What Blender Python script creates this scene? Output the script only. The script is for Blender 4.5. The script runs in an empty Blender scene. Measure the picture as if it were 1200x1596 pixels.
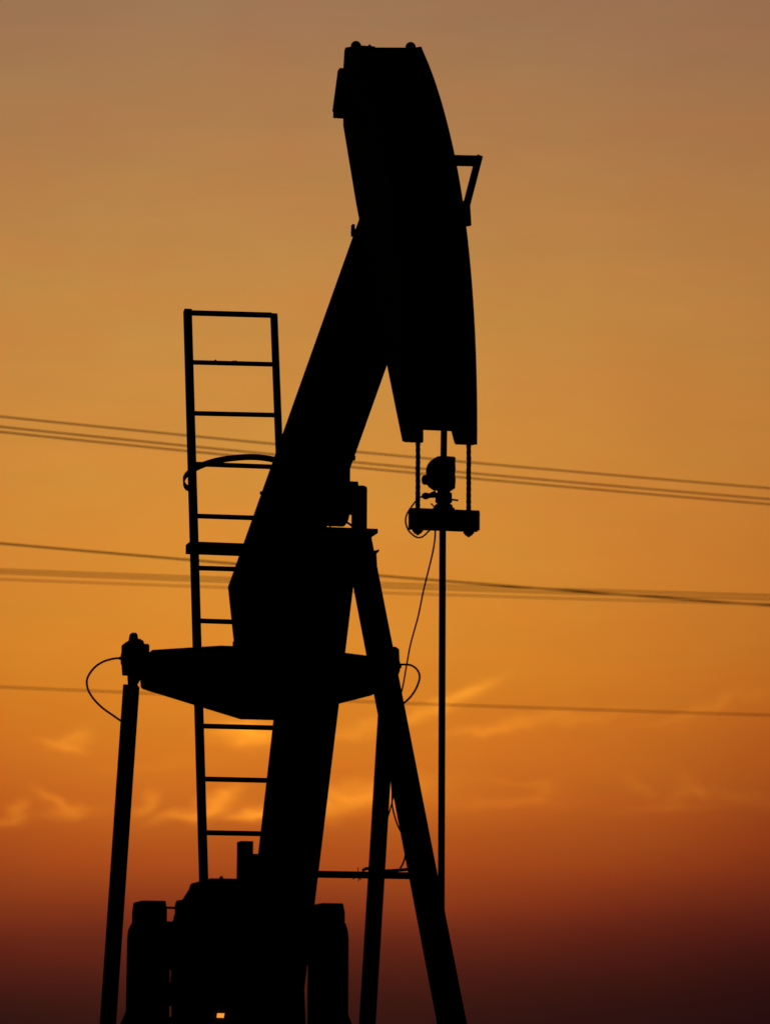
import bpy, bmesh, math, random
from mathutils import Vector, Matrix
random.seed(4)
S = bpy.context.scene
C = S.collection
R = math.radians
PI = math.pi

# ------------------------------------------------------------ camera, sky, sun, exposure
PITCH = 8.9153                       # degrees the lens looks up
F = 5240.0                           # focal length in photo pixels (1200 wide)
cam_d = bpy.data.cameras.new("camera")
cam = bpy.data.objects.new("camera", cam_d)
C.objects.link(cam)
cam.location = (0, -20, 1.6)
cam.rotation_euler = (Matrix.Rotation(R(90 + PITCH), 3, 'X') @ Matrix.Rotation(R(0.3), 3, 'Z')).to_euler()
cam_d.sensor_fit = 'HORIZONTAL'
cam_d.sensor_width = 36
cam_d.lens = 36 * F / 1200
cam_d.clip_start = 0.5
cam_d.clip_end = 6000
cam_d.dof.use_dof = True
cam_d.dof.focus_distance = 19.3
cam_d.dof.aperture_fstop = 5.1
S.camera = cam
S.view_settings.view_transform = 'Standard'
S.view_settings.look = 'None'
S.view_settings.exposure = 0
S.view_settings.gamma = 1


def lin(c):
    return tuple((x / 255 / 12.92) if x / 255 <= 0.04045 else ((x / 255 + 0.055) / 1.055) ** 2.4 for x in c)


class NT:
    """small wrapper to write shader maths"""
    def __init__(s, tree):
        s.t = tree
        s.n = tree.nodes
        s.l = tree.links

    def new(s, kind, **kw):
        n = s.n.new(kind)
        for k, v in kw.items():
            setattr(n, k, v)
        return n

    def put(s, sock, v):
        if isinstance(v, bpy.types.NodeSocket):
            s.l.new(v, sock)
        else:
            sock.default_value = v

    def m(s, op, a, b=0.0, c=None):
        n = s.new('ShaderNodeMath', operation=op)
        s.put(n.inputs[0], a)
        s.put(n.inputs[1], b)
        if c is not None:
            s.put(n.inputs[2], c)
        return n.outputs[0]

    def vm(s, op, a, b):
        n = s.new('ShaderNodeVectorMath', operation=op)
        s.put(n.inputs[0], a)
        s.put(n.inputs[1], b)
        return n.outputs[0]

    def comb(s, x, y, z=0.0):
        n = s.new('ShaderNodeCombineXYZ')
        s.put(n.inputs[0], x)
        s.put(n.inputs[1], y)
        s.put(n.inputs[2], z)
        return n.outputs[0]

    def noise(s, vec, scale, detail=3, rough=0.5):
        n = s.new('ShaderNodeTexNoise')
        s.put(n.inputs['Vector'], vec)
        n.inputs['Scale'].default_value = scale
        n.inputs['Detail'].default_value = detail
        n.inputs['Roughness'].default_value = rough
        return n

    def scale(s, col, f):
        n = s.new('ShaderNodeVectorMath', operation='SCALE')
        s.put(n.inputs[0], col)
        s.put(n.inputs[3], f)
        return n.outputs[0]


def el_of(y):
    return PITCH + math.degrees(math.atan((798 - y) / F))


def az_of(x):
    return math.degrees(math.atan((x - 600) / F))


world = bpy.data.worlds.new("World")
S.world = world
world.use_nodes = True
wt = NT(world.node_tree)
bg = world.node_tree.nodes['Background']
tc = wt.new('ShaderNodeTexCoord')
sep = wt.new('ShaderNodeSeparateXYZ')
wt.l.new(tc.outputs['Generated'], sep.inputs[0])
DEG = 180 / PI
az = wt.m('MULTIPLY', wt.m('ARCTAN2', sep.outputs[0], sep.outputs[1]), DEG)
el = wt.m('MULTIPLY', wt.m('ARCSINE', sep.outputs[2]), DEG)
# twilight colour by elevation (degrees), towards the place where the sun went down
SKY = [  # photo row, sRGB
    (1640, (48, 19, 15)), (1596, (54, 21, 15)), (1550, (68, 25, 16)), (1500, (88, 32, 19)), (1450, (115, 43, 22)),
    (1400, (148, 61, 24)), (1350, (171, 76, 25)), (1300, (186, 90, 27)), (1250, (204, 106, 30)),
    (1180, (214, 119, 32)), (1100, (219, 129, 35)), (1020, (222, 138, 42)), (900, (218, 139, 48)),
    (780, (215, 142, 55)), (640, (206, 141, 62)), (480, (197, 138, 68)), (330, (186, 131, 72)),
    (180, (173, 124, 77)), (0, (158, 118, 84))]
ramp = wt.new('ShaderNodeValToRGB')
cr = ramp.color_ramp
cr.interpolation = 'B_SPLINE'
E0, E1 = -2.0, 40.0
stops = [((el_of(y) - E0) / (E1 - E0), lin(c)) for y, c in SKY]
stops += [((22 - E0) / (E1 - E0), lin((138, 110, 92))), ((30 - E0) / (E1 - E0), lin((96, 88, 88))), (1.0, lin((50, 56, 70)))]
while len(cr.elements) < len(stops):
    cr.elements.new(0.5)
for e, (p, c) in zip(cr.elements, sorted(stops)):
    e.position = p
    e.color = (*c, 1)
AZ0 = -2.2
daz = wt.m('SUBTRACT', az, AZ0)
# broad soft unevenness of the air
wob = wt.noise(wt.comb(wt.m('MULTIPLY', az, 0.12), wt.m('MULTIPLY', el, 0.35)), 1.0, 2).outputs[0]
elw = wt.m('ADD', el, wt.m('MULTIPLY', wt.m('SUBTRACT', wob, 0.5), 0.9))
elw = wt.m('SUBTRACT', elw, wt.m('MINIMUM', wt.m('MULTIPLY', wt.m('MULTIPLY', daz, daz), 0.005), 2.0))
wt.put(ramp.inputs[0], wt.m('DIVIDE', wt.m('SUBTRACT', elw, E0), E1 - E0))
# fall-off away from the afterglow
elq = wt.m('DIVIDE', el, 8.0)
narrow = wt.m('MULTIPLY_ADD', wt.m('EXPONENT', wt.m('MULTIPLY', wt.m('MULTIPLY', elq, elq), -1.0)), 2.1, 0.8)
da = wt.m('DIVIDE', daz, 21.0)
glow = wt.m('EXPONENT', wt.m('MULTIPLY', wt.m('MULTIPLY', wt.m('MULTIPLY', da, da), narrow), -1.0))
glowc = wt.comb(glow, wt.m('POWER', glow, 1.35), wt.m('POWER', glow, 0.75))
base = wt.vm('MULTIPLY', ramp.outputs[0], glowc)
# cirrus lit from below: wisps given in azimuth / elevation
w1 = wt.noise(wt.comb(az, wt.m('MULTIPLY', el, 1.6)), 1.3, 2, 0.5)
w2 = wt.noise(wt.comb(wt.m('MULTIPLY', az, 0.8), wt.m('MULTIPLY', el, 3.0)), 2.6, 2, 0.5)
off = wt.scale(wt.vm('SUBTRACT', w1.outputs['Color'], (0.5, 0.5, 0.5)), 0.42)
off2 = wt.scale(wt.vm('SUBTRACT', w2.outputs['Color'], (0.5, 0.5, 0.5)), 0.12)
pos = wt.vm('ADD', wt.vm('ADD', wt.comb(az, el), off), off2)
sepp = wt.new('ShaderNodeSeparateXYZ')
wt.l.new(pos, sepp.inputs[0])
PX = math.degrees(1 / F)
WISPS = [  # x, y, half length, half height, slope in degrees, strength
    (392, 1146, 58, 18, 3, .48), (735, 1080, 48, 12, 26, .24), (668, 1108, 60, 11, 22, .20), (560, 1135, 80, 12, 10, .14),
    (770, 1137, 80, 9, 8, .13), (870, 1120, 120, 11, 8, .08), (118, 1160, 28, 14, 30, .18), (98, 1172, 34, 7, -12, .16),
    (85, 1256, 34, 9, -28, .18), (115, 1272, 46, 9, 8, .15), (32, 1268, 16, 16, 50, .18), (12, 1284, 26, 7, 5, .12),
    (236, 1250, 14, 18, -60, .18), (222, 1268, 22, 7, 15, .16), (345, 1246, 36, 13, 28, .42), (300, 1270, 60, 8, 12, .28),
    (402, 1268, 62, 9, 8, .42), (550, 1243, 110, 22, 8, .36), (470, 1265, 60, 12, 4, .26),
    (842, 1236, 26, 14, 35, .055), (790, 1250, 90, 9, 2, .06), (815, 1222, 60, 6, -4, .05),
    (1000, 1232, 34, 12, -35, .05), (1058, 1240, 26, 16, 50, .055), (1085, 1226, 26, 10, -50, .05), (1150, 1240, 80, 12, -10, .045),
    (1040, 1262, 90, 6, 4, .04), (1110, 1098, 50, 12, 28, .07), (1180, 1085, 40, 10, 0, .04), (1050, 1120, 70, 6, 8, .05),
    (250, 1200, 90, 12, 5, .04)]
tot = None
for (x, y, a, b, ang, st) in WISPS:
    dx = wt.m('SUBTRACT', sepp.outputs[0], az_of(x))
    dy = wt.m('SUBTRACT', sepp.outputs[1], el_of(y))
    ca, sa = math.cos(R(ang)), math.sin(R(ang))
    ka, kb = 1 / (a * PX), 1 / (b * PX)
    p = wt.m('ADD', wt.m('MULTIPLY', dx, ca * ka), wt.m('MULTIPLY', dy, sa * ka))
    q = wt.m('ADD', wt.m('MULTIPLY', dx, -sa * kb), wt.m('MULTIPLY', dy, ca * kb))
    r2 = wt.m('ADD', wt.m('MULTIPLY', p, p), wt.m('MULTIPLY', q, q))
    g = wt.m('MULTIPLY', wt.m('EXPONENT', wt.m('MULTIPLY', r2, -1.15)), st)
    tot = g if tot is None else wt.m('ADD', tot, g)
fib = wt.noise(wt.comb(wt.m('MULTIPLY', sepp.outputs[0], 1.1), wt.m('MULTIPLY', wt.m('ADD', sepp.outputs[1], wt.m('MULTIPLY', sepp.outputs[0], -0.12)), 4.0)), 1.8, 3, 0.5)
fac = wt.m('MULTIPLY', tot, wt.m('MULTIPLY_ADD', fib.outputs[0], 1.1, 0.4))
cir = wt.scale((1.0, 0.40, 0.022), fac)
mot = wt.noise(wt.comb(wt.m('MULTIPLY', az, 0.35), wt.m('MULTIPLY', el, 0.7)), 1.0, 3, 0.55).outputs[0]
mot2 = wt.noise(wt.comb(wt.m('MULTIPLY', az, 0.25), wt.m('MULTIPLY', el, 2.2), 4.0), 1.0, 3, 0.5).outputs[0]
base = wt.vm('MULTIPLY', base, wt.comb(wt.m('MULTIPLY_ADD', mot2, 0.16, 0.92), wt.m('MULTIPLY_ADD', mot, 0.22, 0.89), wt.m('MULTIPLY_ADD', mot, 0.20, 0.90)))
skycol = wt.vm('ADD', base, cir)
# faint blue-grey dusk light from the rest of the sky
skycol = wt.vm('ADD', skycol, (0.0012, 0.0013, 0.0013))
wt.put(bg.inputs[0], skycol)
bg.inputs[1].default_value = 1.0

sun_d = bpy.data.lights.new("sun", 'SUN')
sun_d.energy = 0.02                   # the sun is already down: only a trace is left
sun_d.angle = R(12)
sun_d.color = (1, 0.5, 0.2)
sun = bpy.data.objects.new("sun", sun_d)
C.objects.link(sun)
sun.rotation_euler = (R(-89), 0, R(2.2))    # comes from behind the machine, at the horizon


# ------------------------------------------------------------ materials
def mat(name, c1, c2, rough=0.55, scale=9.0, metal=0.0, bump=0.15, rust=None):
    m = bpy.data.materials.new(name)
    m.use_nodes = True
    t = NT(m.node_tree)
    b = m.node_tree.nodes['Principled BSDF']
    tcn = t.new('ShaderNodeTexCoord')
    n = t.noise(tcn.outputs['Object'], scale, 6, 0.6)
    mx = t.new('ShaderNodeMix', data_type='RGBA')
    t.l.new(n.outputs[0], mx.inputs[0])
    mx.inputs[6].default_value = (*c1, 1)
    mx.inputs[7].default_value = (*c2, 1)
    out = mx.outputs[2]
    if rust:
        n2 = t.noise(tcn.outputs['Object'], scale * 2.3, 8, 0.7)
        r = t.new('ShaderNodeValToRGB')
        r.color_ramp.elements[0].position = 0.56
        r.color_ramp.elements[1].position = 0.66
        t.l.new(n2.outputs[0], r.inputs[0])
        mx2 = t.new('ShaderNodeMix', data_type='RGBA')
        t.l.new(r.outputs[0], mx2.inputs[0])
        t.l.new(out, mx2.inputs[6])
        mx2.inputs[7].default_value = (*rust, 1)
        out = mx2.outputs[2]
    t.l.new(out, b.inputs['Base Color'])
    b.inputs['Roughness'].default_value = rough
    b.inputs['Metallic'].default_value = metal
    b.inputs['Specular IOR Level'].default_value = 0.0 if not metal else 0.5
    bp = t.new('ShaderNodeBump')
    bp.inputs['Strength'].default_value = bump
    bp.inputs['Distance'].default_value = 0.004
    t.l.new(n.outputs[0], bp.inputs['Height'])
    t.l.new(bp.outputs[0], b.inputs['Normal'])
    return m


RUST = (0.045, 0.020, 0.010)
M = dict(
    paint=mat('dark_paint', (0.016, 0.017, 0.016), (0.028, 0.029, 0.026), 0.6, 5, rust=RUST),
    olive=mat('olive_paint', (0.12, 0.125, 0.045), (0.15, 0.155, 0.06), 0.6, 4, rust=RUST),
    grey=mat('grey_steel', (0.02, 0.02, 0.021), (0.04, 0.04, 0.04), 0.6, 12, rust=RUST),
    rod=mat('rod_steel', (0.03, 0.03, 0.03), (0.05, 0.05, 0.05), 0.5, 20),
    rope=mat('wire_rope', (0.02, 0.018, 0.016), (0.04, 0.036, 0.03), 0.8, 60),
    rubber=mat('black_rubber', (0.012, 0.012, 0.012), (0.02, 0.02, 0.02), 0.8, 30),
    wire=mat('red_cast_wire', (0.60, 0.15, 0.03), (0.50, 0.12, 0.03), 0.7, 3, metal=1.0),
    concrete=mat('concrete', (0.22, 0.21, 0.19), (0.34, 0.32, 0.29), 0.9, 4),
    dirt=mat('dry_dirt', (0.10, 0.075, 0.05), (0.19, 0.15, 0.10), 0.95, 0.6, bump=0.4),
)
_w = NT(M['wire'].node_tree)            # translucent red stands in for the reddish colour blur of the backlit wires
_tr = _w.new('ShaderNodeBsdfTranslucent')
_tr.inputs[0].default_value = (0.85, 0.10, 0.015, 1)
_w.l.new(_tr.outputs[0], [n for n in _w.n if n.type == 'OUTPUT_MATERIAL'][0].inputs[0])
lamp_m = bpy.data.materials.new('amber_lamp')
lamp_m.use_nodes = True
lb = lamp_m.node_tree.nodes['Principled BSDF']
lb.inputs['Base Color'].default_value = (0.6, 0.25, 0.03, 1)
lb.inputs['Emission Color'].default_value = (1.0, 0.36, 0.04, 1)
lb.inputs['Emission Strength'].default_value = 1.0


# ------------------------------------------------------------ mesh helpers
class MB:
    def __init__(s):
        s.v = []
        s.f = []
        s.smooth = []

    def add(s, vs, fs, sm=False):
        k = len(s.v)
        s.v += [tuple(v) for v in vs]
        s.f += [tuple(i + k for i in f) for f in fs]
        s.smooth += [sm] * len(fs)
        return s

    def box(s, x0, x1, y0, y1, z0, z1):
        vs = [(x, y, z) for x in (x0, x1) for y in (y0, y1) for z in (z0, z1)]
        return s.add(vs, [(0, 1, 3, 2), (4, 6, 7, 5), (0, 4, 5, 1), (2, 3, 7, 6), (0, 2, 6, 4), (1, 5, 7, 3)])

    def prism(s, poly, a, b, axis='y', bev=0.0):
        """polygon extruded from a to b. axis y: poly is (x, z); axis x: poly is (y, z); axis z: (x, y)"""
        def P(p, t):
            return {'y': (p[0], t, p[1]), 'x': (t, p[0], p[1]), 'z': (p[0], p[1], t)}[axis]
        n = len(poly)
        vs = [P(p, a) for p in poly] + [P(p, b) for p in poly]
        fs = [tuple(range(n)), tuple(range(2 * n - 1, n - 1, -1))]
        fs += [(i, i + n, (i + 1) % n + n, (i + 1) % n) for i in range(n)]
        return s.add(vs, fs)

    def beam(s, p, q, w, d, side=(0, 1, 0)):
        """rectangular bar from p to q: w along side, d across"""
        p, q = Vector(p), Vector(q)
        t = (q - p).normalized()
        sd = Vector(side)
        sd = (sd - t * sd.dot(t)).normalized()
        o = t.cross(sd)
        vs = []
        for c in (p, q):
            for i, j in ((-1, -1), (1, -1), (1, 1), (-1, 1)):
                vs.append(c + sd * (i * w / 2) + o * (j * d / 2))
        return s.add(vs, [(3, 2, 1, 0), (4, 5, 6, 7), (0, 1, 5, 4), (1, 2, 6, 5), (2, 3, 7, 6), (3, 0, 4, 7)])

    def tube(s, pts, r, n=10, caps=True):
        pts = [Vector(p) for p in pts]
        rs = r if isinstance(r, (list, tuple)) else [r] * len(pts)
        up = Vector((0, 0, 1))
        t0 = (pts[1] - pts[0]).normalized()
        if abs(t0.dot(up)) > 0.9:
            up = Vector((0, 1, 0))
        a = t0.cross(up).normalized()
        vs = []
        for i, p in enumerate(pts):
            t = (pts[min(i + 1, len(pts) - 1)] - pts[max(i - 1, 0)]).normalized()
            a = (a - t * a.dot(t)).normalized()
            b = t.cross(a)
            for k in range(n):
                g = 2 * PI * k / n
                vs.append(p + (a * math.cos(g) + b * math.sin(g)) * rs[i])
        m = len(pts)
        fs = [(i * n + k, i * n + (k + 1) % n, (i + 1) * n + (k + 1) % n, (i + 1) * n + k) for i in range(m - 1) for k in range(n)]
        s.add(vs, fs, True)
        if caps:
            s.add([vs[k] for k in range(n)], [tuple(range(n - 1, -1, -1))])
            s.add([vs[(m - 1) * n + k] for k in range(n)], [tuple(range(n))])
        return s

    def lathe(s, c, axis, prof, n=24):
        """prof: (distance along axis, radius)"""
        c, ax = Vector(c), Vector(axis).normalized()
        pts = [c + ax * t for t, _ in prof]
        a = ax.orthogonal().normalized()
        b = ax.cross(a)
        vs = []
        for (t, r), p in zip(prof, pts):
            for k in range(n):
                g = 2 * PI * k / n
                vs.append(p + (a * math.cos(g) + b * math.sin(g)) * max(r, 1e-4))
        m = len(prof)
        fs = [(i * n + k, i * n + (k + 1) % n, (i + 1) * n + (k + 1) % n, (i + 1) * n + k) for i in range(m - 1) for k in range(n)]
        s.add(vs, fs, False)
        s.add([vs[k] for k in range(n)], [tuple(range(n - 1, -1, -1))])
        s.add([vs[(m - 1) * n + k] for k in range(n)], [tuple(range(n))])
        return s

    def nut(s, c, axis, r=0.025, h=0.03):
        return s.lathe(c, axis, [(0, r), (h, r)], 6).lathe(Vector(c) + Vector(axis).normalized() * h, axis, [(0, r * .5), (h * .5, r * .5)], 10)

    def build(s, name, m, parent=None, bevel=0.0):
        me = bpy.data.meshes.new(name)
        me.from_pydata(s.v, [], s.f)
        me.validate()
        bm = bmesh.new()
        bm.from_mesh(me)
        bmesh.ops.recalc_face_normals(bm, faces=bm.faces)
        bm.to_mesh(me)
        bm.free()
        if len(me.polygons) == len(s.smooth):
            me.polygons.foreach_set('use_smooth', s.smooth)
        me.materials.append(m)
        o = bpy.data.objects.new(name, me)
        C.objects.link(o)
        if parent:
            o.parent = parent
        if bevel:
            b = o.modifiers.new('bevel', 'BEVEL')
            b.width = bevel
            b.segments = 2
            b.limit_method = 'ANGLE'
            b.angle_limit = R(40)
        return o


def smoothpath(pts, k=6):
    """Catmull-Rom through pts"""
    P = [Vector(p) for p in pts]
    P = [P[0] * 2 - P[1]] + P + [P[-1] * 2 - P[-2]]
    out = []
    for i in range(1, len(P) - 2):
        for j in range(k):
            t = j / k
            a, b, c, d = P[i - 1], P[i], P[i + 1], P[i + 2]
            out.append(0.5 * ((2 * b) + (c - a) * t + (2 * a - 5 * b + 4 * c - d) * t * t + (3 * b - a - 3 * c + d) * t ** 3))
    out.append(P[-2])
    return out


def tag(o, label=None, cat=None, group=None, kind=None):
    for k, v in (('label', label), ('category', cat), ('group', group), ('kind', kind)):
        if v:
            o[k] = v
    return o


def empty(name, loc, rz=0, **kw):
    o = bpy.data.objects.new(name, None)
    C.objects.link(o)
    o.location = loc
    o.rotation_euler = (0, 0, rz)
    o.empty_display_size = 0.2
    return tag(o, **kw)


# ------------------------------------------------------------ ground
g = MB()
g.box(-3000, 3000, -3000, 3000, -2, 0)
tag(g.build('ground', M['dirt']), kind='structure')

# Everything on the machine is written in its own frame, origin on the ground
# under the saddle bearing: x towards the well, y to the machine's side, z up (metres).
TH = R(12.7)
BASE = (-0.3286, 0, 0)
ROT = TH - PI / 2
ZP = 4.767                                        # height of the saddle pivot

pad = MB().box(-5.3, 2.3, -1.25, 1.25, 0.004, 0.22)
po = pad.build('concrete_pad', M['concrete'], None, 0.02)
po.location = BASE
po.rotation_euler = (0, 0, ROT)
tag(po, 'long concrete slab under the oil pumpjack', 'concrete slab')

pj = empty('pumpjack', (BASE[0], BASE[1], 0.22), ROT,
           label='tall dark oil pumpjack silhouetted against the orange dusk sky, its horsehead raised',
           cat='pumpjack')
ZO = 0.22


class PB(MB):
    """mesh in machine coordinates, root stands on the pad"""
    def build(s, name, m, parent=None, bevel=0.0):
        s.v = [(x, y, z - ZO) for x, y, z in s.v]
        return MB.build(s, name, m, parent or pj, bevel)


# ---- skid base
sk = PB()
for y in (-0.62, 0.62):
    sk.box(-4.6, 1.9, y - 0.1, y + 0.1, ZO, ZO + 0.025).box(-4.6, 1.9, y - 0.012, y + 0.012, ZO + 0.025, ZO + 0.335).box(-4.6, 1.9, y - 0.1, y + 0.1, ZO + 0.335, ZO + 0.36)
for x in (-4.5, -3.6, -2.35, -1.2, 0.2, 1.5):
    sk.box(x - 0.08, x + 0.08, -0.605, 0.605, ZO + 0.05, ZO + 0.32)
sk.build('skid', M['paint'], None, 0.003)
rz = PB().box(-3.6, -2.3, -0.5, 0.5, ZO + 0.36, 1.25)
rz.box(-2.295, -1.95, -0.3, 0.3, ZO + 0.36, 0.95)
rz.build('gearbox_stand', M['paint'], None, 0.01)

# ---- samson post
post = PB().box(-0.13, 0.11, -0.270, 0.270, 4.600, 4.628)
post.box(-0.11, 0.09, -0.20, 0.20, 4.50, 4.599)
post = post.build('samson_post', M['paint'], None, 0.003)
# wide rear leg, a box section running down to the gearbox stand
PB().beam((-0.12, 0, 4.57), (-2.18, 0, 1.02), 0.358, 0.20).build('leg', M['paint'], post, 0.004)
for sgn in (-1, 1):
    PB().beam((0.04, sgn * 0.160, 4.58), (1.567, sgn * 0.594, 0.60), 0.138, 0.12).build('leg', M['paint'], post, 0.004)
    gs = PB().prism([(0.25 * sgn, 4.50), (0.291 * sgn, 4.512), (0.291 * sgn, 4.500), (0.275 * sgn, 4.485), (0.281 * sgn, 4.38), (0.22 * sgn, 4.38)], -0.03, 0.05, 'x')
    gs.build('gusset', M['paint'], post)
PB().tube([(0.83, -0.385, 2.520), (0.83, 0.385, 2.520)], 0.020, 12).build('cross_brace', M['paint'], post)
PB().tube([(1.24, -0.50, 1.45), (1.24, 0.50, 1.45)], 0.020, 12).build('cross_brace', M['paint'], post)

# ---- saddle bearing
sb = PB().lathe((0, -0.10, 4.780), (0, 1, 0), [(0, .11), (.015, .130), (.185, .130), (.20, .11)], 28)
sb.lathe((0, -0.142, 4.785), (0, 1, 0), [(0, .062), (.284, .062)], 20)
sb.box(-0.10, 0.10, -0.10, 0.10, 4.88, 5.05)
sb.lathe((0.0, 0.101, 4.895), (0, 1, 0), [(0, .034), (.064, .034)], 16).box(-0.05, 0.05, 0.101, 0.142, 4.83, 4.885)
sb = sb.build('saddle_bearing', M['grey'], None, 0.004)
for sgn in (-1, 1):
    q = PB().prism([(-0.07, 4.6285), (0.07, 4.6285), (0.07, 4.875), (0.055, 4.893), (-0.055, 4.893), (-0.07, 4.875)], sgn * 0.143, sgn * 0.212)
    q.lathe((0.0, sgn * 0.186, 4.888), (0, 0, 1), [(-.01, .034), (.008, .034), (.014, .026)], 14)
    q.build('bearing_bracket', M['grey'], sb, 0.005)

# ---- walking beam (I-section)
prof_t = [(-2.669, 4.621), (1.46, 6.195)]
a_t = (-2.669, 4.621)
b_t = (1.46, 6.195)
bot = [(-2.394, 4.175), (-0.10, 5.045), (0.893, 5.487), (1.80, 5.90)]
wb = PB()
th = 0.024
# web
wb.prism([(-2.66, 4.605), (1.45, 6.172), (1.85, 5.94), (0.89, 5.507), (-0.10, 5.065), (-2.39, 4.195)], -0.011, 0.011)
# flanges
ang = math.atan2(b_t[1] - a_t[1], b_t[0] - a_t[0])
nx, nz = -math.sin(ang), math.cos(ang)
wb.prism([a_t, b_t, (b_t[0] - nx * th, b_t[1] - nz * th), (a_t[0] - nx * th, a_t[1] - nz * th)], -0.15, 0.15)
lo = bot
hi = [(x + nx * th, z + nz * th) for x, z in bot]
wb.prism(lo + hi[::-1], -0.15, 0.15)
# end plate and web stiffeners
wb.prism([(-2.669, 4.621), (-2.394, 4.175), (-2.374, 4.185), (-2.645, 4.628)], -0.15, 0.15)
wb = wb.build('walking_beam', M['paint'], None, 0.002)
for x in (-2.2, -1.1, -0.1, 0.35, 1.05):
    zt = 4.621 + (x + 2.669) * math.tan(ang) - 0.028
    zb = (4.175 + (x + 2.394) * 0.3793 if x < -0.1 else 5.045 + (x + 0.1) * 0.445) + 0.028
    for sgn in (-1, 1):
        PB().box(x - 0.008, x + 0.008, sgn * 0.0118, sgn * 0.147, zb, zt).build('stiffener', M['paint'], wb)
cl = PB()
cl.lathe((1.32, -0.165, 6.145), (0, 1, 0), [(0, .020), (.03, .020)], 14)
cl.box(1.31, 1.35, -0.166, -0.151, 6.12, 6.185)
cl.build('hinge_pin', M['grey'], wb)
PB().box(-0.075, -0.025, 0.1505, 0.158, 5.068, 5.092).build('cleat', M['grey'], wb)
for x, sg in ((-1.05, -1), (-1.45, -1)):
    PB().nut((x, -0.151, 4.621 + (x + 2.669) * math.tan(ang) - .012), (0, -1, 0), 0.014, 0.008).build('bolt', M['grey'], wb)

# ---- horsehead: curved face plate, two side plates, rims at the foot
RH = 2.795
hh = PB()


def arcpt(r, b):
    r += 0.062 * (max(b - 36, 0) / 22) ** 2      # the head flares a little at the top
    return (r * math.cos(R(b)), ZP + r * math.sin(R(b)))


B0, B1 = -0.45, 57.6
outer = [arcpt(RH, B0 + (B1 - B0) * i / 44) for i in range(45)]
inner = [arcpt(RH - 0.025, B0 + (B1 - B0) * i / 44) for i in range(45)]
n = 45
for i in range(n - 1):
    hh.prism([outer[i], outer[i + 1], inner[i + 1], inner[i]], -0.186, 0.186)
# raised rims and centre rib on the face keep the wire rope in its tracks
hh = hh.build('horsehead', M['paint'])
backline = [(2.752, 4.677), (2.397, 5.173), (1.60, 6.245), (1.235, 6.775), (1.300, 7.247)]
for sgn in (-1, 1):
    arc = [arcpt(RH + 0.004, -1.85 + (57.6 + 1.85) * i / 44) for i in range(45)]
    arc[0] = (arc[0][0], 4.677)
    tz = 7.212 if sgn < 0 else 7.236
    back = [(2.785, 4.677), (2.397, 5.173), (1.60, 6.245), (1.238, 6.790), (1.232, 6.90), (1.212, 7.08), (1.255, tz + .022), (1.285, tz + .030)]
    sp = PB().prism(arc + [(1.500, tz - .024)] + back[::-1], sgn * 0.1865, sgn * (0.2005 if sgn < 0 else 0.199))
    sp.build('side_plate', M['olive'], hh)
    # foot of the rope track below the cut-out
    y0, y1 = (0.091, 0.186) if sgn < 0 else (0.068, 0.186)
    ft = PB()
    if sgn < 0:
        ft.prism([(-y0, 4.746), (-y0, 4.677), (-y1, 4.677), (-y1, 4.746)], 2.765, 2.80, 'x')
    else:
        ft.prism([(0.066, 4.750), (0.082, 4.688), (0.090, 4.677), (y1, 4.677), (y1, 4.746)], 2.765, 2.80, 'x')
    ft.build('rope_track', M['paint'], hh)
# top cap, lifting lugs
tp = PB()
ys = (-0.186, 0.186)
dz = (-0.012, 0.014)
tp.add([(x, y, z + d) for y, d in zip(ys, dz) for x, z in ((1.29, 7.244), (1.490, 7.196), (1.500, 7.13), (1.29, 7.13))],
       [(0, 1, 2, 3), (7, 6, 5, 4), (0, 4, 5, 1), (1, 5, 6, 2), (2, 6, 7, 3), (3, 7, 4, 0)])
tp.build('top_plate', M['paint'], hh, 0.003)
for y, zl in ((-0.163, 7.222), (0.158, 7.239)):
    lg = PB().lathe((1.40, y, zl - .02), (0, 0, 1), [(0, .030), (.024, .030), (.036, .024), (.044, .014), (.047, .004)], 20)
    lg.build('lifting_lug', M['grey'], hh)
PB().box(1.36, 1.40, -0.15, -0.05, 7.205, 7.226).build('weld_pad', M['grey'], hh)
# latch box on the left flank
lx = PB().prism([(-0.196, 7.105), (-0.242, 7.105), (-0.272, 6.862), (-0.267, 6.858), (-0.267, 6.822), (-0.196, 6.822)], 1.27, 1.33, 'x')
lx.build('latch_box', M['paint'], hh)
# inner back bracing
PB().prism([(1.62, 6.20), (2.06, 6.54), (2.30, 6.28), (1.95, 5.80)], -0.19, -0.16).build('mounting_plate', M['paint'], hh)
PB().prism([(1.62, 6.20), (2.06, 6.54), (2.30, 6.28), (1.95, 5.80)], 0.16, 0.19).build('mounting_plate', M['paint'], hh)
PB().box(1.42, 2.05, -0.155, 0.155, 6.06, 6.16).build('mounting_plate', M['paint'], hh)
# rope retainer bracket standing off the right flank
rt = PB()
rt.beam((2.30, 0.190, 6.335), (2.33, 0.333, 6.333), 0.05, 0.052, (1, 0, 0))
rt.beam((2.33, 0.327, 6.357), (2.38, 0.238, 6.045), 0.05, 0.034, (1, 0, 0))
rt.tube([(2.38, 0.243, 6.09), (2.385, 0.246, 5.955)], [0.020, 0.024], 14)
rt.box(2.36, 2.40, 0.196, 0.250, 5.99, 6.08)
rt.build('rope_retainer', M['grey'], hh, 0.004)

# ---- bridle: two twisted wire ropes and the carrier bar
UR = 2.822


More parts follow.
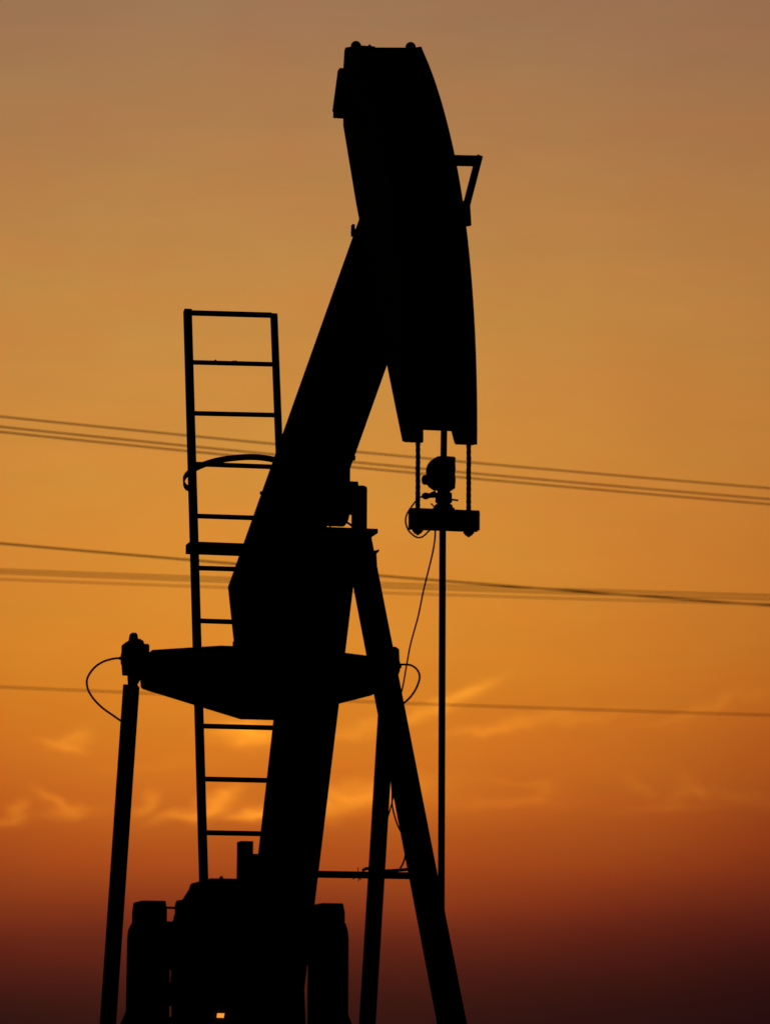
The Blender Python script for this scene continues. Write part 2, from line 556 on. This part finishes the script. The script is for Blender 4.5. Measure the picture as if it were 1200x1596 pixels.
def rope(pts, r, name):
    o = PB()
    P = [Vector(p) for p in pts]
    L = [0]
    for i in range(1, len(P)):
        L.append(L[-1] + (P[i] - P[i - 1]).length)
    for k in range(4):
        q = []
        for i, p in enumerate(P):
            t = (P[min(i + 1, len(P) - 1)] - P[max(i - 1, 0)]).normalized()
            sd = Vector((0, 1, 0))
            ot = t.cross(sd).normalized()
            a = 2 * PI * (L[i] / 0.13 + k / 4)
            q.append(p + sd * math.cos(a) * r * 0.48 + ot * math.sin(a) * r * 0.48)
        o.tube(q, r * 0.58, 6)
    return o.build(name, M['rope'])


for y in (-0.125, 0.147):
    pts = []
    N = 150
    for i in range(N + 1):
        b = 56.5 - 56.5 * i / N
        x, z = arcpt(UR + 0.0, b)
        pts.append((x, y, z))
    for i in range(1, 31):
        pts.append((UR, y, ZP - 0.46 * i / 30))
    rope(pts, 0.0128, 'bridle_rope')
cb = PB()
cb.prism([(-0.167, 4.212), (-0.167, 4.314), (-0.162, 4.318), (0.195, 4.318), (0.198, 4.312), (0.198, 4.213)], UR - 0.038, UR + 0.038, 'x')
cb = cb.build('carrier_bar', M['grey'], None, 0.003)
for y in (-0.125, 0.147):
    nn = PB().lathe((UR, y, 4.211), (0, 0, -1), [(0, .028), (.012, .028), (.014, .022), (.022, .019), (.024, .009), (.030, .008)], 12)
    nn.build('rope_socket', M['grey'], cb)
PB().tube([(UR, 0.199, 4.302), (UR, 0.207, 4.302)], 0.005, 8).build('keeper_pin', M['grey'], cb)

# ---- equalizer across the tail
UE = -2.2
eq = PB()
eqp = [(-0.752, 4.108), (-0.30, 4.150), (0.30, 4.150), (0.752, 4.108), (0.792, 3.955), (0.785, 3.882), (0.770, 3.872),
       (0.115, 3.690), (-0.115, 3.690), (-0.770, 3.872), (-0.785, 3.882), (-0.792, 3.955)]
eq.prism(eqp, UE - 0.13, UE + 0.13, 'x')
eq = eq.build('equalizer', M['paint'], None, 0.006)
hb = PB().box(UE - 0.2, UE + 0.2, -0.16, 0.16, 4.151, 4.215)
hb.lathe((UE, -0.14, 4.16), (0, 1, 0), [(0, .075), (.28, .075)], 20)
hb.build('tail_bearing', M['grey'], eq)
for sgn in (-1, 1):
    h = PB()
    c = 0.858 * sgn
    # housing that carries the top of the pitman, stepped outline
    h.prism([(c - .045, 4.168), (c - .066, 4.155), (c - .066, 4.06), (c - .058, 3.955), (c + .050, 3.955), (c + .062, 4.06), (c + .058, 4.168), (c + .03, 4.185)], UE - .09, UE + .09, 'x')
    h.prism([(c - .034, 4.15), (c - .022, 4.222), (c - .012, 4.230), (c + .012, 4.230), (c + .022, 4.222), (c + .040, 4.15)], UE - .03, UE + .03, 'x')
    h.prism([(c - .034, 3.98), (c + .034, 3.98), (c + .026, 3.87), (c - .026, 3.87)], UE - .035, UE + .035, 'x')
    h = h.build('wrist_housing', M['grey'], eq, 0.006)
    PB().lathe((UE, 0.905 * sgn, 4.06), (0, sgn, 0), [(0, .066), (.022, .060), (.030, .040), (.032, .012), (.045, .010)], 24).build('bearing_cap', M['grey'], h)
    PB().lathe((UE, 0.772 * sgn, 4.10), (0, 0, 1), [(0, .022), (.05, .022), (.06, .014)], 12).build('bolt', M['grey'], h)
    PB().nut((UE, 0.800 * sgn, 4.130), (0, 0, 1), 0.017, 0.032).build('bolt', M['grey'], h)
    PB().box(UE - .06, UE + .06, min(.797 * sgn, .745 * sgn), max(.797 * sgn, .745 * sgn), 3.97, 4.10).build('spacer', M['grey'], h)
    PB().prism([(0.772 * sgn, 3.99), (0.81 * sgn, 4.0), (0.845 * sgn, 3.89), (0.825 * sgn, 3.89)], UE - .02, UE + .02, 'x').build('bracket', M['grey'], h)

# ---- pitman arms
PIN = (-3.085, 1.05)
for sgn in (-1, 1):
    y = 0.863 * sgn
    p = PB().beam((-2.20, 0.857 if sgn > 0 else -0.866, 3.882), (PIN[0] + .04, 0.888 * sgn, 1.17), 0.100, 0.085)
    p = p.build('pitman_arm', M['paint'], None, 0.006)
    PB().lathe((PIN[0], 0.80 * sgn, PIN[1]), (0, sgn, 0), [(0, .12), (.02, .15), (.13, .15), (.16, .11)], 28).build('crank_pin_bearing', M['grey'], p)

# ---- cranks with counterweights
SH = (-2.95, 2.25)
for sgn in (-1, 1):
    a0, a1 = (0.522, 0.690) if sgn < 0 else (0.538, 0.690)
    c = PB()
    c.prism([(-3.14, 0.62), (-2.76, 0.62), (-2.72, 2.44), (-2.78, 2.505), (-3.14, 2.505), (-3.19, 2.44)], a0 * sgn, a1 * sgn)
    c = c.build('crank', M['paint'], None, 0.008)
    b0, b1 = (0.500, 0.720) if sgn < 0 else (0.530, 0.712)
    w = PB().prism([(b0 * sgn, 0.55), (b0 * sgn, 2.31), ((max(a0, b0) + .006) * sgn, 2.37), (a1 * sgn, 2.37), ((b1 - .006) * sgn, 2.32), (b1 * sgn, 2.26), (b1 * sgn, 1.80), ((b1 + .004) * sgn, 0.55)], -3.20, -2.70, 'x')
    w.build('counterweight', M['paint'], c, 0.006)
    PB().prism([(b1 * sgn + .003 * sgn, 1.80), ((b1 + .05) * sgn, 1.69), ((b1 + .05) * sgn, 1.4), (b1 * sgn + .003 * sgn, 1.3)], -3.1, -2.8, 'x').build('weight_bolt', M['grey'], c)

# ---- gear reducer
gb = PB()
gb.prism([(-0.38, 1.25), (-0.38, 2.47), (-0.30, 2.60), (-0.285, 2.645), (0.285, 2.645), (0.30, 2.60), (0.375, 2.47), (0.375, 2.13), (0.345, 2.08), (0.33, 1.25)], -3.22, -2.46, 'x')
gb = gb.build('gearbox', M['paint'], None, 0.012)
# brake housing on the left with its stepped shoulder
bh = PB().prism([(-0.381, 1.3), (-0.381, 2.56), (-0.412, 2.53), (-0.436, 2.508), (-0.478, 2.500), (-0.488, 2.47), (-0.487, 2.42), (-0.500, 2.365), (-0.528, 2.355), (-0.528, 2.06), (-0.508, 2.04), (-0.510, 1.96), (-0.528, 1.95), (-0.528, 1.82), (-0.50, 1.80), (-0.50, 1.74), (-0.52, 1.73), (-0.52, 1.3)][::-1], -2.63, -2.57, 'x')
bh.build('brake_housing', M['grey'], gb, 0.004)
PB().prism([(-0.30, 2.60), (-0.332, 2.606), (-0.436, 2.505), (-0.38, 2.46)], -2.50, -2.47, 'x').build('shoulder_plate', M['grey'], gb, 0.002)
PB().tube([(-2.72, -0.44, 2.455), (-2.72, -0.60, 2.457)], 0.0085, 10).build('brake_rod', M['grey'], gb)
for y0, y1 in ((-0.505, -0.381), (0.376, 0.495)):
    PB().lathe((SH[0], y0, SH[1]), (0, 1, 0), [(0, .125), (y1 - y0, .125)], 28).build('slow_shaft', M['grey'], gb)
PB().box(-3.0, -2.6, 0.376, 0.455, 2.14, 2.40).build('bearing_cover', M['grey'], gb, 0.01)
PB().box(-2.66, -2.52, -0.068, 0.018, 2.646, 2.898).build('vent_stack', M['paint'], gb, 0.002)
PB().box(-2.66, -2.56, 0.0185, 0.10, 2.646, 2.816).build('fill_box', M['paint'], gb, 0.002)
PB().prism([(0.0185, 2.83), (0.024, 2.83), (0.030, 2.852), (0.026, 2.866), (0.0185, 2.872)], -2.62, -2.58, 'x').build('latch', M['grey'], gb)
PB().nut((-2.6, -0.181, 2.646), (0, 0, 1), 0.014, 0.014).build('bolt', M['grey'], gb)
for i in range(7):
    PB().nut((-2.459, -0.32 + i * 0.1067, 2.40), (1, 0, 0), 0.014, 0.012).build('bolt', M['grey'], gb)
lp = PB().prism([(-0.225, 1.731), (-0.222, 1.760), (-0.178, 1.760), (-0.182, 1.731)], -2.458, -2.435, 'x').build('signal_lamp', lamp_m, gb)

# ---- ladder with its hoop and step platform (leans like the front legs)
lt = Vector((0.915 - 0.069, 0, 2.482 - 5.909)).normalized() * -1     # up the ladder
top = Vector((0.069, 0, 5.912))
ln = Vector((lt.z, 0, -lt.x))                                        # out of the ladder, to the climber
foot = top - lt * ((top.z - 0.30) / lt.z)
lad = PB().nut((foot.x, -0.887, 0.30), (0, 0, 1), 0.02, 0.02)
lad.box(foot.x - 0.09, foot.x + 0.09, -0.93, -0.33, ZO, 0.30)
lad = lad.build('ladder', M['paint'])
for y, w in ((-0.899, 0.046), (-0.372, 0.037)):
    PB().beam(foot + Vector((0, y, 0)), top + Vector((0, y, 0.004)), w, 0.05).build('rail', M['paint'], lad, 0.003)
for z in (5.900, 5.582, 5.258, 4.940, 4.618, 4.300, 3.981, 3.668, 3.358, 3.050, 2.742, 2.43, 2.12, 1.81, 1.50, 1.19, 0.88, 0.57):
    q = top + lt * ((z - top.z) / lt.z)
    rr = 0.0145
    up_ = 0.012 if z > 5 else (0.003 if z > 4 else 0)
    if z == 5.900:
        PB().beam((q.x, -0.88, z), (q.x, -0.388, z + up_), 0.03, 0.028, (1, 0, 0)).build('rung', M['paint'], lad)
    else:
        PB().tube([(q.x, -0.88, z), (q.x, -0.388, z + up_)], rr, 12).build('rung', M['paint'], lad)
# small bolts seen on the second rung
for ya, yb in ((-0.745, -0.735), (-0.64, -0.61)):
    PB().tube([(0.15, ya, 5.600), (0.15, yb, 5.603)], 0.004, 6).build('weld_bead', M['grey'], lad)
# hoop
hc = top + lt * ((4.80 - top.z) / lt.z)
hp = []
for i in range(33):
    a = PI * i / 32
    y = -0.6215 - 0.295 * math.cos(a) * (1 + 0.10 * math.sin(a))
    d = 0.47 * math.sin(a) ** 0.72
    hp.append(hc + Vector((0, y, 0)) + ln * d)
hoop = PB()
hp = [hc + Vector((0, y, 0)) + ln * d for y, d in [(-0.915, -0.03), (-0.935, -0.005), (-0.955, 0.05), (-0.963, 0.11), (-0.955, 0.18), (-0.925, 0.26), (-0.87, 0.34),
      (-0.80, 0.40), (-0.70, 0.445), (-0.6215, 0.46), (-0.54, 0.45), (-0.46, 0.415), (-0.39, 0.35), (-0.335, 0.25), (-0.325, 0.12), (-0.345, 0.0)]]
hp = smoothpath(hp, 5)
k = len(hp)
vs = []
for p in hp:
    for (sg, tt) in ((-1, 0), (1, 0), (1, 1), (-1, 1)):
        vs.append(p + lt * (0.018 * sg) + (p - (hc + Vector((0, -0.6215, 0)) + ln * .1)).normalized() * (0.008 * tt))
fs = []
for i in range(k - 1):
    for j in range(4):
        fs.append((i * 4 + j, i * 4 + (j + 1) % 4, (i + 1) * 4 + (j + 1) % 4, (i + 1) * 4 + j))
fs += [(3, 2, 1, 0), tuple((k - 1) * 4 + j for j in range(4))]
hoop.add(vs, fs)
hoop.build('hoop', M['paint'], lad)
PB().box(hc.x - 0.02, hc.x + 0.02, -0.918, -0.9025, 4.725, 4.79).build('hoop_clip', M['grey'], lad)
# step platform behind the ladder, bolted to the post
pf = PB().box(0.18, 0.33, -0.908, -0.10, 4.420, 4.476)
pf.box(0.02, 0.18, -0.45, -0.36, 4.425, 4.470)
pf.build('step_platform', M['paint'], None, 0.002)


def hose(pts, r, name, m, parent, k=6):
    return PB().tube(smoothpath(pts, k), r, 8).build(name, m, parent)


# ---- grease hoses at both ends of the equalizer
hose([(-2.2, -0.935, 4.061), (-2.2, -0.991, 4.055), (-2.2, -1.058, 4.032), (-2.2, -1.116, 3.988), (-2.2, -1.157, 3.92), (-2.2, -1.152, 3.852),
      (-2.2, -1.112, 3.786), (-2.2, -1.052, 3.729), (-2.2, -0.992, 3.688), (-2.2, -0.937, 3.652), (-2.2, -0.90, 3.63)], 0.0072, 'grease_hose', M['rubber'], pj)
hose([(-2.2, 0.945, 4.075), (-2.2, 1.014, 4.072), (-2.2, 1.058, 4.043), (-2.2, 1.076, 3.996), (-2.2, 1.059, 3.931), (-2.2, 1.019, 3.865),
      (-2.2, 0.962, 3.808), (-2.2, 0.90, 3.74)], 0.0072, 'grease_hose', M['rubber'], pj)
hose([(0.12, -0.03, 4.628), (0.12, 0.0, 4.655), (0.11, 0.05, 4.668), (0.08, 0.10, 4.655), (0.08, 0.125, 4.635)], 0.007, 'grease_hose', M['rubber'], pj)
# ---- lines tied to the front leg and cross brace
hose([(0.45, 0.278, 3.154), (0.5, 0.275, 3.02), (0.53, 0.271, 2.932), (0.58, 0.288, 2.829), (0.62, 0.312, 2.76), (0.68, 0.315, 2.676), (0.75, 0.288, 2.602),
      (0.82, 0.234, 2.543), (0.855, 0.177, 2.536)], 0.0052, 'drain_hose', M['rubber'], pj)
hose([(0.44, 0.292, 3.193), (0.46, 0.282, 3.097), (0.48, 0.289, 3.033), (0.5, 0.279, 2.979), (0.52, 0.26, 2.918), (0.54, 0.24, 2.868)], 0.0045, 'drain_hose', M['rubber'], pj)
ln2 = PB()
ln2.tube(smoothpath([(0.87, 0.02, 2.543), (0.87, 0.05, 2.555), (0.87, 0.10, 2.543), (0.87, 0.20, 2.546), (0.88, 0.27, 2.552), (0.88, 0.33, 2.562), (0.88, 0.42, 2.60)], 5), 0.009, 8)
ln2.build('drain_hose', M['rubber'], pj)
PB().tube([(0.865, -0.004, 2.560), (0.865, 0.0, 2.482)], 0.0025, 6).build('cable_tie', M['rubber'], pj)
PB().tube(smoothpath([(0.865, -0.035, 2.493), (0.865, -0.01, 2.503), (0.865, 0.015, 2.492)], 4), 0.0025, 6).build('cable_tie', M['rubber'], pj)

# ------------------------------------------------------------ polished rod hanging in the carrier bar
rod = empty('polished_rod', (0, 0, 0), 0, label='long thin steel rod hanging straight down from the carrier bar below the horsehead', cat='steel rod')


class WB(MB):
    def build(s, name, m, parent=None, bevel=0.0):
        rm = Matrix.Translation(BASE) @ Matrix.Rotation(ROT, 4, 'Z')
        wp = rm @ Vector((UR + 0.0, 0.006, 0.0))
        s.v = [tuple((rm @ Vector(v)) - (wp if parent else Vector((0, 0, 0)))) for v in s.v]
        return MB.build(s, name, m, parent, bevel)


RM = Matrix.Translation(BASE) @ Matrix.Rotation(ROT, 4, 'Z')
rod.location = RM @ Vector((UR, 0.006, 0.0))
WB().tube([(UR, 0.004, 0.9), (UR, 0.008, 4.2)], 0.0178, 18).tube([(UR, 0.008, 4.2), (UR, 0.017, 5.05)], 0.0172, 18).build('rod', M['rod'], rod)
cl = WB().lathe((UR, 0.013, 4.3185), (0, 0, 1), [(0, .058), (.009, .058), (.011, .048), (.026, .046), (.030, .036), (.036, .036), (.040, .044), (.088, .043), (.090, .034), (.108, .034)], 24)
cl.build('rod_clamp', M['grey'], rod)
WB().tube([(UR + .01, 0.045, 4.374), (UR + .01, 0.088, 4.370)], 0.0052, 8).build('clamp_pin', M['grey'], rod)
WB().tube([(UR, -0.034, 4.330), (UR, -0.055, 4.350)], 0.004, 6).build('clamp_pin', M['grey'], rod)
# motor-like sensor head above the clamp
sh = WB()
sh.prism([(-0.032, 4.425), (-0.056, 4.440), (-0.070, 4.456), (-0.072, 4.470), (-0.068, 4.490), (-0.073, 4.515), (-0.072, 4.540), (-0.064, 4.562), (-0.050, 4.581), (-0.030, 4.593),
          (0.010, 4.596), (0.060, 4.594), (0.066, 4.588), (0.064, 4.56), (0.066, 4.53), (0.063, 4.50), (0.066, 4.47), (0.063, 4.425)], UR - 0.045, UR + 0.05, 'x')
sh = sh.build('load_cell', M['grey'], rod, 0.006)
WB().lathe((UR, -0.066, 4.473), (0, -1, 0), [(0, .020), (.008, .026), (.024, .027), (.034, .021), (.038, .010)], 18).build('end_plug', M['grey'], sh)
gl = WB().tube([(UR, -0.03, 4.400), (UR, -0.058, 4.392), (UR, -0.072, 4.388)], [.020, .014, .012], 12).lathe((UR, -0.070, 4.388), (0, -1, 0), [(0, .016), (.012, .019), (.022, .017), (.030, .012), (.034, .006)], 12)
gl.build('cable_gland', M['grey'], rod)

sc = WB()
sc.tube(smoothpath([(UR, -0.100, 4.384), (UR + .02, -0.125, 4.372), (UR + .06, -0.165, 4.329), (UR + .06, -0.196, 4.280), (UR + .06, -0.203, 4.237), (UR + .06, -0.186, 4.192),
                    (UR + .05, -0.145, 4.163), (UR + .02, -0.105, 4.170), (UR, -0.064, 4.206), (UR - 0.02, -0.035, 4.235), (UR - .06, -0.017, 4.20),
                    (2.55, 0.020, 4.13), (2.1, 0.079, 3.993), (1.8, 0.121, 3.891), (1.4, 0.172, 3.782), (1.1, 0.220, 3.701), (0.75, 0.272, 3.583), (0.45, 0.30, 3.50)], 8), 0.0046, 8)
so = sc.build('signal_cable', M['rubber'])
tag(so, 'thin black cable looping under the carrier bar and sagging back to the front leg', 'cable')

# wellhead the rod runs into
wh = empty('wellhead', RM @ Vector((UR, 0.004, 0.0)), ROT, label='short steel wellhead standing on the ground under the polished rod', cat='wellhead')
MB().lathe((0, 0, 0), (0, 0, 1), [(0.004, .16), (.30, .16), (.301, .24), (.36, .24), (.361, .11), (.62, .11), (.621, .19), (.67, .19), (.671, .07), (.82, .07), (.821, .09), (.90, .09)], 28).build('casing', M['grey'], wh)
MB().tube([(0, 0.11, 0.5), (0, 0.85, 0.5)], 0.045, 14).build('flow_pipe', M['grey'], wh)

# ------------------------------------------------------------ power lines far behind
camv = cam.location
cam_m = cam.rotation_euler.to_matrix()


def level_point(px, py, h):
    """where the sight line through a photo point meets the height h of the wire"""
    d = cam_m @ Vector(((px - 600) / F, (798 - py) / F, -1))
    t = (h - camv.z) / d.z
    return camv + d * t


LINES = [  # circuit, y at x=0, y at x=1200, height, sag, radius, label
    ('A', 649, 761, 10.8, .035, .0115, 'thin power line crossing the sky highest of all, just above a close pair'),
    ('A', 665, 778, 10.65, .035, .0118, 'upper wire of the close pair of power lines in the middle of the sky'),
    ('A', 673, 786, 10.57, .035, .0118, 'lower wire of the close pair of power lines in the middle of the sky'),
    ('B', 847, 944, 9.6, .03, .0155, 'sharper slanting power line that crosses the blurred bundle at the right'),
    ('C', 888, 928, 13.6, .03, .0155, 'topmost faint wire of the blurred bundle below the slanting power line'),
    ('C', 893, 934, 13.5, .03, .0155, 'middle faint wire of the blurred bundle below the slanting power line'),
    ('C', 903, 942, 13.3, .03, .0130, 'lowest faint wire of the blurred bundle below the slanting power line'),
    ('D', 1071, 1115, 13.0, .05, .0190, 'single faint power line lowest in the sky, level with the equalizer beam'),
]
ends = {}
for (cid, yl, yr, h, sag, r, lab) in LINES:
    a = level_point(0, yl, h)
    b = level_point(1200, yr, h)
    d = (b - a)
    A = a - d * 2.5
    B = b + d * 2.5
    pts = []
    N = 120
    Ltot = (B - A).length
    kk = sag * 4 / (d.length ** 2)
    for i in range(N + 1):
        t = i / N
        p = A.lerp(B, t)
        s_ = (t - 0.5) * Ltot
        p.z += kk * (s_ * s_) - sag
        pts.append(p)
    o = MB()
    ctr = pts[N // 2].copy()
    o.tube([p - ctr for p in pts], r, 8)
    o = o.build('power_line', M['wire'])
    o.location = ctr
    tag(o, lab, 'power line', 'power lines across the sky')
    ends.setdefault(cid, []).append((pts[0], pts[-1]))
